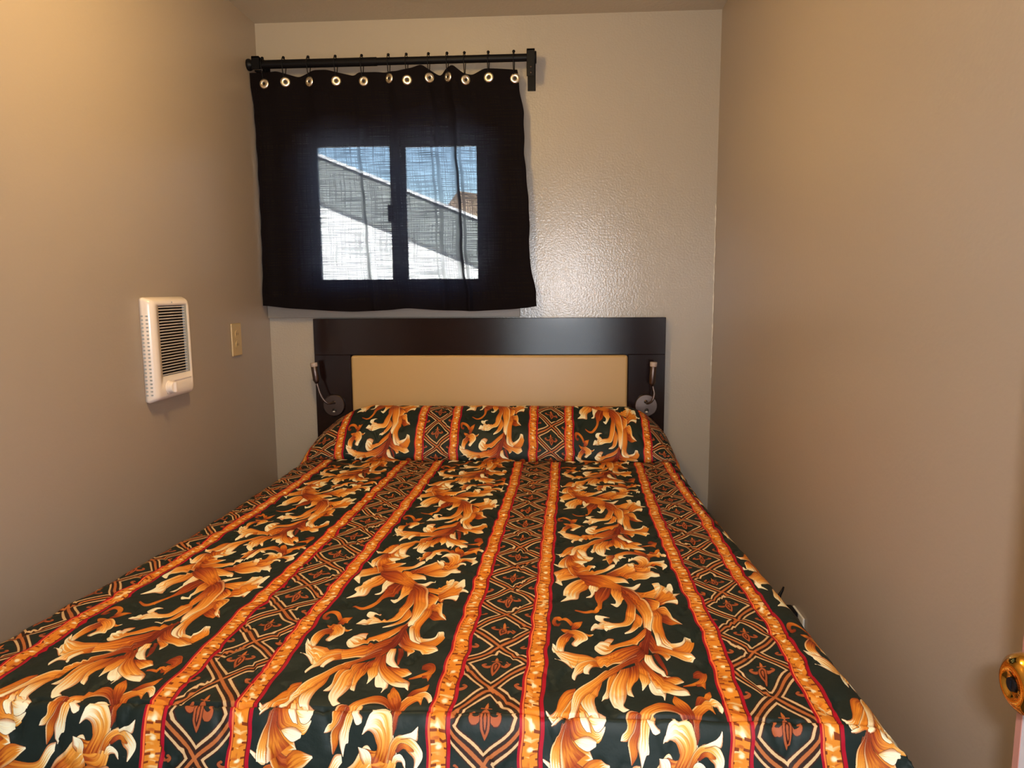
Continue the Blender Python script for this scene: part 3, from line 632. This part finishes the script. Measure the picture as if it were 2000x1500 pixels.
LEAVES = [['rto',1,[[309,347],[352,311],[393,288],[426,250],[451,242],[471,271]],[[308,360],[345,367],[391,365],[425,340],[455,322],[473,278]]],
['cor',0,[[442,249],[481,256],[495,218],[526,201]],[[477,328],[521,323],[545,276],[539,216]]],
['cor',2,[[384,359],[425,340],[469,311],[506,316],[538,312],[550,329],[567,343],[568,362]],[[387,372],[437,389],[487,383],[508,368],[523,354],[544,361],[568,363]]],
['red',0,[[534,1230],[529,1191],[508,1167]],[[548,1206],[552,1186],[556,1167]]],
['rot',2,[[536,1182],[484,1139],[439,1125],[404,1131],[376,1145],[359,1169],[356,1192],[347,1217],[352,1242],[361,1270]],[[520,1182],[472,1163],[433,1156],[405,1161],[396,1173],[388,1192],[384,1212],[383,1235],[373,1242],[362,1271]]],
['cre',1,[[404,1159],[386,1169],[395,1180],[408,1189],[424,1189]],[[416,1162],[411,1173],[420,1180],[425,1183],[426,1187]]],
['rto',1,[[357,1157],[332,1160],[317,1176],[320,1192],[303,1203],[296,1214]],[[368,1162],[356,1178],[342,1196],[322,1212],[312,1216],[297,1215]]],
['rdo',1,[[354,1162],[346,1187],[321,1214],[320,1235],[327,1262]],[[366,1169],[357,1196],[347,1219],[345,1242],[329,1263]]],
['rto',1,[[531,1220],[536,1186],[533,1162],[550,1142],[573,1127],[607,1118],[632,1126],[646,1146],[640,1158]],[[541,1220],[549,1191],[563,1176],[575,1164],[598,1154],[616,1165],[607,1144],[619,1141],[639,1157]]],
['rdo',0,[[554,1137],[568,1112],[596,1104],[618,1090]],[[573,1135],[595,1122],[615,1114],[620,1092]]],
['rdo',0,[[533,1182],[505,1158],[486,1134],[482,1117],[492,1096]],[[546,1177],[541,1157],[532,1133],[514,1114],[493,1096]]],
['cor',2,[[462,1283],[483,1253],[481,1239],[472,1220],[453,1208],[433,1214]],[[515,1284],[530,1254],[537,1225],[532,1196],[513,1183],[484,1180],[457,1183],[440,1196],[432,1213]]],
['cor',1,[[515,1277],[530,1242],[561,1218],[601,1218],[628,1238],[633,1258],[608,1286]],[[529,1278],[546,1256],[570,1244],[589,1251],[605,1262],[605,1286]]],
['cre',1,[[547,1225],[581,1213],[604,1206],[623,1195]],[[564,1225],[597,1218],[619,1222],[624,1198]]],
['rdo',0,[[543,1256],[560,1237],[583,1234],[603,1242]],[[549,1258],[570,1244],[590,1246],[605,1244]]],
['cre',1,[[528,1284],[536,1268],[552,1262],[572,1269],[576,1286]],[[542,1285],[548,1280],[562,1276],[568,1281],[575,1286]]],
['cre',2,[[432,1284],[423,1271],[420,1259],[417,1244]],[[457,1284],[457,1267],[447,1252],[418,1244]]],
['ora',2,[[100,183],[75,230],[76,268],[43,260]],[[110,221],[106,274],[88,298],[44,267]]],
['cor',2,[[144,302],[100,299],[69,330],[45,347],[53,383],[49,416]],[[162,372],[127,394],[105,408],[78,419],[89,454],[50,428]]],
['cor',2,[[146,108],[184,148],[221,167],[249,174]],[[116,150],[149,197],[190,215],[223,206],[249,182]]],
['ora',2,[[112,178],[149,197],[181,227],[201,264]],[[116,267],[148,288],[179,294],[202,268]]],
['rto',2,[[116,229],[140,266],[195,297],[250,306],[298,298],[332,267],[356,265]],[[132,331],[177,362],[231,365],[278,345],[312,319],[356,285]]],
['ora',2,[[164,287],[204,268],[256,266]],[[171,323],[215,304],[257,270]]],
['rto',2,[[155,345],[239,360],[300,358],[352,373],[392,386],[411,415]],[[169,379],[252,390],[286,399],[332,419],[385,414],[410,420]]],
['rdo',1,[[102,183],[100,229],[116,303],[143,359]],[[114,182],[120,229],[136,288],[166,344]]],
['cor',1,[[190,384],[146,411],[104,470],[93,510],[109,540],[80,579]],[[223,400],[205,475],[172,515],[162,569],[126,571],[81,582]]],
['cre',1,[[223,400],[213,451],[218,498],[223,537],[201,560]],[[267,449],[255,489],[239,529],[224,559],[201,564]]],
['rdo',0,[[266,465],[243,505],[241,559],[240,617],[212,653],[185,661],[143,643]],[[320,479],[307,542],[268,580],[256,624],[231,661],[192,674],[143,651]]],
['cor',0,[[316,471],[316,519],[329,563],[322,589],[302,588]],[[380,493],[377,539],[360,562],[343,594],[326,614],[303,594]]],
['rdo',0,[[167,350],[254,361],[336,414],[388,449]],[[171,389],[230,442],[293,468],[372,497]]],
['cre',1,[[374,445],[416,448],[441,435],[462,425]],[[385,468],[421,478],[447,455],[462,431]]],
['cor',0,[[432,490],[472,494],[518,469],[528,441],[517,423],[552,414],[556,464]],[[433,515],[482,540],[519,554],[539,542],[551,519],[556,495],[557,468]]],
['ora',1,[[508,543],[549,472],[559,431],[579,439],[613,470],[603,494],[636,507]],[[512,608],[535,602],[568,570],[598,589],[606,554],[598,534],[636,511]]],
['cre',1,[[561,480],[590,435],[609,430],[613,474]],[[574,503],[596,486],[602,498],[612,478]]],
['cre',1,[[538,586],[571,556],[604,547],[604,569]],[[526,602],[561,582],[587,581],[599,587]]],
['rto',0,[[465,537],[496,558],[518,579],[517,608]],[[461,610],[476,641],[498,637],[515,615]]],
['rdo',0,[[518,663],[547,682],[571,701],[588,728]],[[508,720],[539,736],[568,731],[588,731]]],
['cor',1,[[502,626],[540,618],[553,655],[560,695],[588,728]],[[503,657],[523,677],[535,679],[553,708],[588,730]]],
['ora',1,[[478,644],[473,705],[455,781],[464,834],[489,879],[537,881]],[[501,633],[513,690],[498,779],[504,821],[523,849],[540,882]]],
['cre',1,[[455,793],[463,840],[489,879],[538,881]],[[473,792],[480,828],[498,862],[540,883]]],
['ora',0,[[519,878],[559,859],[576,824],[576,800]],[[538,896],[583,895],[611,846],[606,826],[599,803],[580,798]]],
['cre',1,[[511,850],[543,843],[568,828],[577,801]],[[526,875],[559,857],[579,830],[578,801]]],
['rto',2,[[441,805],[469,857],[504,878],[543,889],[583,895],[595,908],[601,920]],[[432,881],[459,902],[496,909],[527,921],[557,939],[575,939],[600,923]]],
['ora',2,[[442,891],[476,917],[490,944]],[[485,901],[509,921],[493,945]]],
['ora',2,[[402,660],[395,707],[376,759],[340,790]],[[419,687],[429,719],[408,758],[373,785],[340,796]]],
['rto',1,[[377,497],[405,554],[410,619],[399,687],[375,737],[329,752],[268,770],[228,764]],[[366,513],[375,598],[361,668],[346,712],[304,721],[281,712],[260,712],[238,738]]],
['cre',1,[[271,724],[252,719],[232,703],[234,683],[254,682]],[[280,714],[265,705],[270,688],[291,684],[275,679],[257,680]]],
['cre',2,[[264,769],[244,763],[228,764],[210,761]],[[266,737],[246,738],[227,728],[210,757]]],
['rto',1,[[366,442],[413,468],[447,514],[470,581],[478,644],[468,718],[448,787]],[[364,495],[401,554],[413,618],[426,680],[430,732],[425,788]]],
['ora',2,[[434,766],[382,810],[333,843],[294,860],[277,852],[292,829],[265,822],[238,836]],[[443,787],[395,836],[351,868],[304,885],[277,909],[247,918],[225,893],[222,868]]],
['rto',2,[[428,818],[362,872],[299,902],[254,925],[224,931],[168,924],[124,910],[86,905],[71,899],[55,876]],[[431,852],[392,909],[332,964],[288,968],[241,984],[201,989],[150,988],[129,984],[99,965],[59,904]]],
['cre',1,[[128,979],[113,959],[88,957],[66,958]],[[136,991],[129,989],[99,967],[66,954]]],
['cor',1,[[224,950],[161,965],[140,999],[132,1027],[140,1041]],[[237,983],[208,991],[168,1008],[151,1017],[142,1040]]],
['cre',1,[[198,971],[179,987],[177,1010],[194,1020]],[[215,983],[203,996],[195,1010],[195,1020]]],
['red',0,[[434,775],[405,853],[384,910],[325,964]],[[446,787],[435,852],[422,908],[390,962]]],
['cre',1,[[413,917],[409,954],[424,989],[457,1006],[489,1012]],[[433,908],[448,963],[469,992],[490,1010]]],
['red',0,[[441,905],[460,957],[476,996]],[[459,904],[475,951],[480,995]]],
['cre',1,[[393,1008],[405,1047],[412,1073],[426,1092],[452,1098],[455,1116]],[[416,1019],[446,1050],[467,1072],[465,1092],[457,1115]]],
['rto',1,[[428,1007],[466,1036],[498,1049],[534,1041]],[[474,1008],[512,1015],[528,1029],[537,1038]]],
['rto',1,[[390,970],[406,1016],[428,1054],[465,1081],[500,1094],[546,1099]],[[403,949],[432,1003],[467,1028],[505,1051],[541,1075],[547,1099]]],
['cre',1,[[462,1079],[490,1091],[516,1096],[546,1099]],[[487,1071],[514,1074],[540,1077],[546,1099]]],
['rto',0,[[373,955],[371,1009],[372,1036],[383,1059],[385,1077]],[[394,964],[406,1016],[412,1047],[400,1063],[387,1077]]],
['rto',1,[[337,1001],[322,1050],[327,1072],[334,1098],[353,1103]],[[381,980],[369,1040],[354,1056],[346,1075],[354,1101]]],
['ora',1,[[282,1015],[259,1059],[257,1096],[246,1115],[243,1120]],[[296,1027],[281,1070],[275,1099],[265,1122],[244,1122]]],
['cor',1,[[311,1006],[280,1058],[270,1103],[274,1138],[293,1158],[310,1167],[329,1157]],[[344,996],[326,1061],[330,1094],[323,1123],[313,1144],[318,1152],[329,1156]]],
['cor',1,[[206,1076],[182,1095],[171,1117],[175,1148],[191,1174],[209,1167]],[[242,1048],[233,1090],[219,1115],[218,1147],[221,1164],[229,1178]]],
['rto',0,[[162,1117],[159,1149],[165,1175],[190,1188],[216,1203],[245,1191]],[[129,1176],[123,1185],[129,1205],[145,1225],[174,1233],[213,1228],[229,1220],[246,1192]]],
['cre',2,[[145,1222],[161,1219],[190,1216],[216,1223]],[[144,1224],[162,1240],[187,1250],[214,1236]]],
['cre',1,[[161,1172],[164,1192],[184,1204],[193,1203]],[[177,1171],[190,1188],[198,1203],[197,1206]]],
['ora',2,[[148,1081],[117,1093],[98,1119],[83,1151],[63,1162],[47,1156]],[[152,1114],[132,1142],[109,1160],[87,1177],[68,1179],[48,1161]]],
['ora',1,[[152,1107],[122,1143],[97,1167],[81,1173],[64,1181]],[[152,1135],[129,1176],[110,1173],[87,1178],[65,1182]]],
['rto',1,[[379,928],[317,970],[265,1005],[221,1041],[175,1065],[150,1092],[142,1121],[132,1163],[113,1178]],[[383,965],[330,989],[292,1023],[256,1051],[220,1079],[185,1106],[165,1141],[146,1176],[127,1180]]],
['rto',1,[[115,1175],[84,1206],[71,1231],[66,1257],[68,1290]],[[119,1175],[110,1206],[104,1231],[100,1256],[104,1294]]],
['rdo',1,[[116,1178],[103,1206],[99,1231],[102,1294]],[[123,1178],[129,1213],[152,1242],[178,1259]]],
['rdo',0,[[572,1013],[594,993],[614,998],[622,1025],[609,1053],[571,1062],[532,1061]],[[571,1030],[588,1033],[596,1032],[590,1042],[570,1050],[549,1054],[533,1056]]],
['rdo',0,[[579,1057],[600,1055],[615,1051]],[[583,1067],[600,1067],[609,1079]]],
['rdo',0,[[83,737],[77,751],[55,744],[50,712],[70,694],[109,706],[139,742]],[[72,734],[69,741],[64,728],[74,713],[103,725],[125,755]]],
['rdo',0,[[127,774],[139,735],[175,717]],[[139,782],[161,757],[175,720]]],
['rdo',0,[[121,804],[102,799],[85,781]],[[137,798],[125,783],[87,776]]],
['ora',0,[[176,796],[196,803],[214,795]],[[184,815],[200,812],[214,798]]],
['cor',1,[[121,786],[149,779],[178,796],[189,829],[168,856],[151,881]],[[106,808],[122,825],[138,845],[130,868],[140,879],[148,881]]],
['rto',1,[[110,799],[79,827],[70,865],[76,904]],[[137,816],[115,846],[106,875],[106,909]]],
['cre',0,[[75,904],[63,893],[55,874]],[[88,906],[74,890],[56,874]]]]
px = paint(LEAVES)
H_, W_ = px.shape[:2]
img = bpy.data.images.new('bedspread_print', W_, H_); img.colorspace_settings.name = 'sRGB'
buf = np.ones((H_, W_, 4), np.float32); buf[..., :3] = px
img.pixels.foreach_set(buf.ravel()); img.update(); img.pack()       # row 0 of the print is v = 0
M_SPREAD = bpy.data.materials.new('printed_cotton'); M_SPREAD.use_nodes = True
n = M_SPREAD.node_tree.nodes; l = M_SPREAD.node_tree.links; b = n['Principled BSDF']
ti = n.new('ShaderNodeTexImage'); ti.image = img; ti.interpolation = 'Linear'; uvn = n.new('ShaderNodeUVMap'); uvn.uv_map = 'cloth'
l.new(uvn.outputs[0], ti.inputs[0]); l.new(ti.outputs[0], b.inputs['Base Color'])
b.inputs['Roughness'].default_value = .55; b.inputs['Specular IOR Level'].default_value = .22; b.inputs['Sheen Weight'].default_value = .0
tc = n.new('ShaderNodeTexCoord'); nz = n.new('ShaderNodeTexNoise'); nz.inputs['Scale'].default_value = 38; nz.inputs['Detail'].default_value = 5; bp = n.new('ShaderNodeBump'); bp.inputs['Strength'].default_value = .35; bp.inputs['Distance'].default_value = .006
l.new(tc.outputs['Object'], nz.inputs['Vector']); l.new(nz.outputs['Fac'], bp.inputs['Height']); l.new(bp.outputs[0], b.inputs['Normal'])
me = bpy.data.meshes.new('bedspread'); bm.to_mesh(me); bm.free(); me.materials.append(M_SPREAD)
spread = bpy.data.objects.new('bedspread', me); COL.objects.link(spread)
tag(spread, 'quilted dark green bedspread printed with orange acanthus scrolls and diamond stripes', 'bedspread')

# ------------------------------------------------------------------ wall heater
ht = tag(empty('wall_heater', (XL, -.845, .99)), 'white wall heater with black louvres and a dial on the left wall', 'heater')
def hp(o, par=ht): return adopt(o, par)
def rrect(y0, y1, z0, z1, r, n=5):
    P = []
    for cy, cz, a0 in ((y1 - r, z1 - r, 0), (y0 + r, z1 - r, 90), (y0 + r, z0 + r, 180), (y1 - r, z0 + r, 270)):
        for k in range(n + 1):
            a = math.radians(a0 + 90 * k / n); P.append((cy + r * math.cos(a), cz + r * math.sin(a)))
    return P
Y0, Y1, Z0, Z1 = -.962, -.727, .990, 1.305
FX = XL + .036
gy0, gy1, gz0, gz1 = -.922, -.770, 1.066, 1.279
bm = bmesh.new()
loops = []
for xx, ins, rr in ((XL + .0005, 0, .010), (XL + .010, 0, .010), (FX - .010, .006, .014), (FX - .003, .011, .014), (FX, .018, .014)):
    loops.append([bm.verts.new((xx, a, c)) for a, c in rrect(Y0 + ins, Y1 - ins, Z0 + ins, Z1 - ins, rr)])
inner = [bm.verts.new((FX, a, c)) for a, c in rrect(gy0, gy1 + .018, gz0, gz1, .003)]
inner2 = [bm.verts.new((FX - .020, a, c)) for a, c in rrect(gy0, gy1 + .018, gz0, gz1, .003)]
loops += [inner, inner2]
for A, B in zip(loops, loops[1:]):
    for k in range(len(A)): bm.faces.new((A[k], A[(k + 1) % len(A)], B[(k + 1) % len(B)], B[k]))
bm.faces.new(inner2); bm.faces.new(loops[0][::-1])
for f in bm.faces: f.smooth = True
me = None
hp(finish('housing', bm, M_PLAST))
hp(box('grille_recess', M_DARK, (FX - .0195, FX - .0085, gy0 + .001, gy1, gz0 + .001, gz1 - .001)))
hp(box('side_mesh', M_GREY, (FX - .0195, FX - .0012, gy1, gy1 + .017, gz0 + .001, gz1 - .001)))
NS = 24
slat_me = None
for k in range(NS):
    zc = gz0 + (k + .5) * (gz1 - gz0) / NS
    if slat_me is None:
        bm = bmesh.new(); bx(bm, -.0030, .0030, -.0758, .0758, -.0010, .0010)
        bmesh.ops.rotate(bm, verts=bm.verts, cent=(0, 0, 0), matrix=Matrix.Rotation(math.radians(-14), 3, 'Y'))
        o = finish('louvre_slat', bm, M_PLAST); slat_me = o.data
    else:
        o = bpy.data.objects.new('louvre_slat', slat_me); COL.objects.link(o)
    o.location = (FX - .0040, (gy0 + gy1) / 2, zc); hp(o)
# raised border and side vents
bm = bmesh.new()
for b_ in ((FX - .001, FX + .0015, Y1 - .030, Y1 - .0275, 1.050, 1.285), (FX - .001, FX + .0015, -.860, Y1 - .0275, 1.0475, 1.050)): bx(bm, *b_)
hp(finish('raised_border', bm, M_PLAST))
for r_ in range(2):
    for k in range(22):
        if r_ == 0 and k == 0:
            bm = bmesh.new(); bx(bm, -.0035, .0035, -.0011, .0011, -.0022, .0022); v0 = finish('vent_slot', bm, M_GREY)
        else: v0 = bpy.data.objects.new('vent_slot', v0.data); COL.objects.link(v0)
        v0.location = (XL + .007 + r_ * .012, Y0 + .0005 + r_ * .003, 1.015 + k * .0112); hp(v0)
bm = bmesh.new(); lathe(bm, [(0, 0), (.0215, 0), (.0215, .002), (.0190, .004), (.0170, .014), (.0155, .016), (0, .0165)], (FX, -.890, 1.031), (1, 0, 0), 32); kn = hp(finish('thermostat_dial', bm, M_PLAST, smooth=False))
bm = bmesh.new(); bx(bm, FX + .015, FX + .024, -.8945, -.8855, 1.015, 1.047, bev=.002, seg=2); g_ = finish('dial_grip', bm, M_PLAST); g_.parent = kn; g_.location = (0, 0, 0)
bm = bmesh.new(); bx(bm, FX - .0005, FX + .0006, -.872, -.870, 1.0115, 1.0135); hp(finish('dial_mark', bm, M_GREY))
hp(box('dial_mark', M_GREY, (FX - .0005, FX + .0006, -.905, -.903, 1.0115, 1.0135)))
hp(box('top_screw', M_GREY, (FX - .0005, FX + .001, -.846, -.842, 1.2865, 1.2905)))

# almond plate on the left wall
pl = tag(empty('wall_outlet', (XL, -.340, 1.138)), 'almond outlet plate on the left wall between heater and curtain', 'outlet')
bm = bmesh.new(); bx(bm, XL + .0004, XL + .0075, -.381, -.300, 1.077, 1.200, bev=.003, seg=2); hp(finish('cover_plate', bm, M_ALM), pl)
for z in (1.1185, 1.1585):
    bm = bmesh.new(); lathe(bm, [(0, 0), (.0165, 0), (.0160, .0018), (0, .002)], (XL + .0073, -.3405, z), (1, 0, 0), 24); so = hp(finish('socket', bm, M_ALM), pl)
    bm = bmesh.new(); bx(bm, XL + .0088, XL + .0097, -.3475, -.3455, z - .003, z + .006); bx(bm, XL + .0088, XL + .0097, -.3355, -.3335, z - .003, z + .006); sl_ = finish('slot', bm, M_DARK); sl_.parent = so; sl_.location = -pl.location + Vector((0, 0, 0)) if False else (0, 0, 0)

# outlet on the right wall with a black plug
po = tag(empty('wall_outlet', (XR, -1.155, .41)), 'white outlet plate low on the right wall beside the bed', 'outlet')
bm = bmesh.new(); bx(bm, XR - .006, XR - .0004, -1.197, -1.115, .350, .468, bev=.002, seg=2); adopt(finish('cover_plate', bm, M_WPL), po)
pg = tag(empty('power_adapter', (XR - .006, -1.150, .43)), 'black plug adapter with a short upright cord, in the low outlet right of the bed', 'plug')
bm = bmesh.new(); bx(bm, XR - .078, XR - .0065, -1.165, -1.112, .405, .470, bev=.006, seg=3); adopt(finish('plug_body', bm, M_BLACK, smooth=True), pg)
bm = bmesh.new(); tube(bm, [(XR - .050, -1.125, .464), (XR - .046, -1.118, .482), (XR - .040, -1.112, .496), (XR - .032, -1.107, .506), (XR - .028, -1.104, .515)], [.006, .0055, .0045, .0032, .0022], 10); adopt(finish('cord', bm, M_BLACK, smooth=True), pg)

# ------------------------------------------------------------------ door, open against the right side, with its brass knob
dr = empty('door_1', (.456, YF, 0)); struct(dr)
DX0, DX1, DY1 = .464, .500, -2.300
bm = bmesh.new(); bx(bm, DX0, DX1, YF + .012, DY1 - .0085, .006, 2.035); adopt(finish('door_slab', bm, M_DOOR), dr)
adopt(box('door_edge_shade_strip', M_DEDGE, (DX0 - .0008, DX1 + .0008, DY1 - .0085, DY1, .006, 2.035)), dr)  # door edge, widened over the face as a painted band of shade
KC = (DX0 , -2.366, .962)
bm = bmesh.new(); lathe(bm, [(0, .000), (.0330, .000), (.0335, .004), (.0300, .009), (.0180, .012), (.0125, .014), (.0120, .018), (.0150, .021), (.0235, .026), (.0275, .033), (.0280, .039), (.0255, .046), (.0190, .051), (.0120, .0530), (.0110, .0510), (.0, .0510)], KC, (-1, 0, 0), 40)
kb = adopt(finish('door_knob', bm, M_GOLD, smooth=True), dr)
bm = bmesh.new(); lathe(bm, [(0, .0522), (.0062, .0522), (.0062, .050)], KC, (-1, 0, 0), 20); bx(bm, KC[0] - .0532, KC[0] - .0518, KC[1] - .001, KC[1] + .001, KC[2] - .004, KC[2] + .004)
kh = finish('keyhole', bm, M_BLACK); kh.parent = kb; kh.location = (0, 0, 0)

# ------------------------------------------------------------------ ceiling lamp (above the frame)
cl = tag(empty('ceiling_light', (-.50, -1.40, ZC)), 'round ceiling light near the left wall above the picture', 'lamp')
bm = bmesh.new(); lathe(bm, [(0, 0), (.15, 0), (.15, .02), (.14, .025)], (-.50, -1.40, ZC - .0005), (0, 0, -1), 32); adopt(finish('lamp_base', bm, M_WPL, smooth=True), cl)
bm = bmesh.new(); lathe(bm, [(.135, .022), (.13, .05), (.10, .08), (.05, .098), (0, .10)], (-.50, -1.40, ZC), (0, 0, -1), 32); adopt(finish('lamp_shade', bm, M_GLOW, smooth=True), cl)

# ------------------------------------------------------------------ outside
g = struct(box('ground', M_GRND, (-60, 60, -40, 60, -.30, -.12)))
nb = tag(empty('neighbour_building', (-2.0, 6.1, -.12)), 'white building with a sloping grey gable seen through the window', 'building')
def slope(x): return 3.006 - (x + 2.93) * .4025
bm = bmesh.new()
def prism(bm, pts, y0, y1):
    A = [bm.verts.new((x, y0, z)) for x, z in pts]; B = [bm.verts.new((x, y1, z)) for x, z in pts]; k = len(pts)
    bm.faces.new(A); bm.faces.new(B[::-1])
    for i in range(k): bm.faces.new((A[i], A[(i + 1) % k], B[(i + 1) % k], B[i]))
XA, XB = -4.6, 1.6
prism(bm, [(XA, -.12), (XB, -.12), (XB, slope(XB) - .06), (XA, slope(XA) - .06)], 6.08, 12)
adopt(finish('wall', bm, M_SID), nb)
bm = bmesh.new(); prism(bm, [(XA - .1, slope(XA - .1) - .585), (XB + .1, slope(XB + .1) - .585), (XB + .1, slope(XB + .1) - .03), (XA - .1, slope(XA - .1) - .03)], 6.0, 6.08)
adopt(finish('gable_siding', bm, M_GSID), nb)
bm = bmesh.new(); prism(bm, [(XA - .2, slope(XA - .2) - .035), (XB + .2, slope(XB + .2) - .035), (XB + .2, slope(XB + .2)), (XA - .2, slope(XA - .2))], 5.95, 12.1)
adopt(finish('roof', bm, M_ROOF), nb)
# dry hillside far behind it
bm = bmesh.new(); N = 40; rowA = []; rowB = []; rowC = []
for i in range(N + 1):
    x = -10 + i * 2.0; hh = 7.2 + .15 * math.sin(x * .7) + .12 * math.sin(x * 1.9)
    hh -= 5.0 / (1 + math.exp((x + 8.0) * 2.2))
    rowA.append(bm.verts.new((x, 34, -.12))); rowB.append(bm.verts.new((x, 42, hh))); rowC.append(bm.verts.new((x, 60, -.12)))
for i in range(N):
    bm.faces.new((rowA[i], rowA[i + 1], rowB[i + 1], rowB[i])); bm.faces.new((rowB[i], rowB[i + 1], rowC[i + 1], rowC[i]))
tag(finish('hillside', bm, M_HILL, smooth=True), 'brown dry hillside far behind the white building', 'hill')
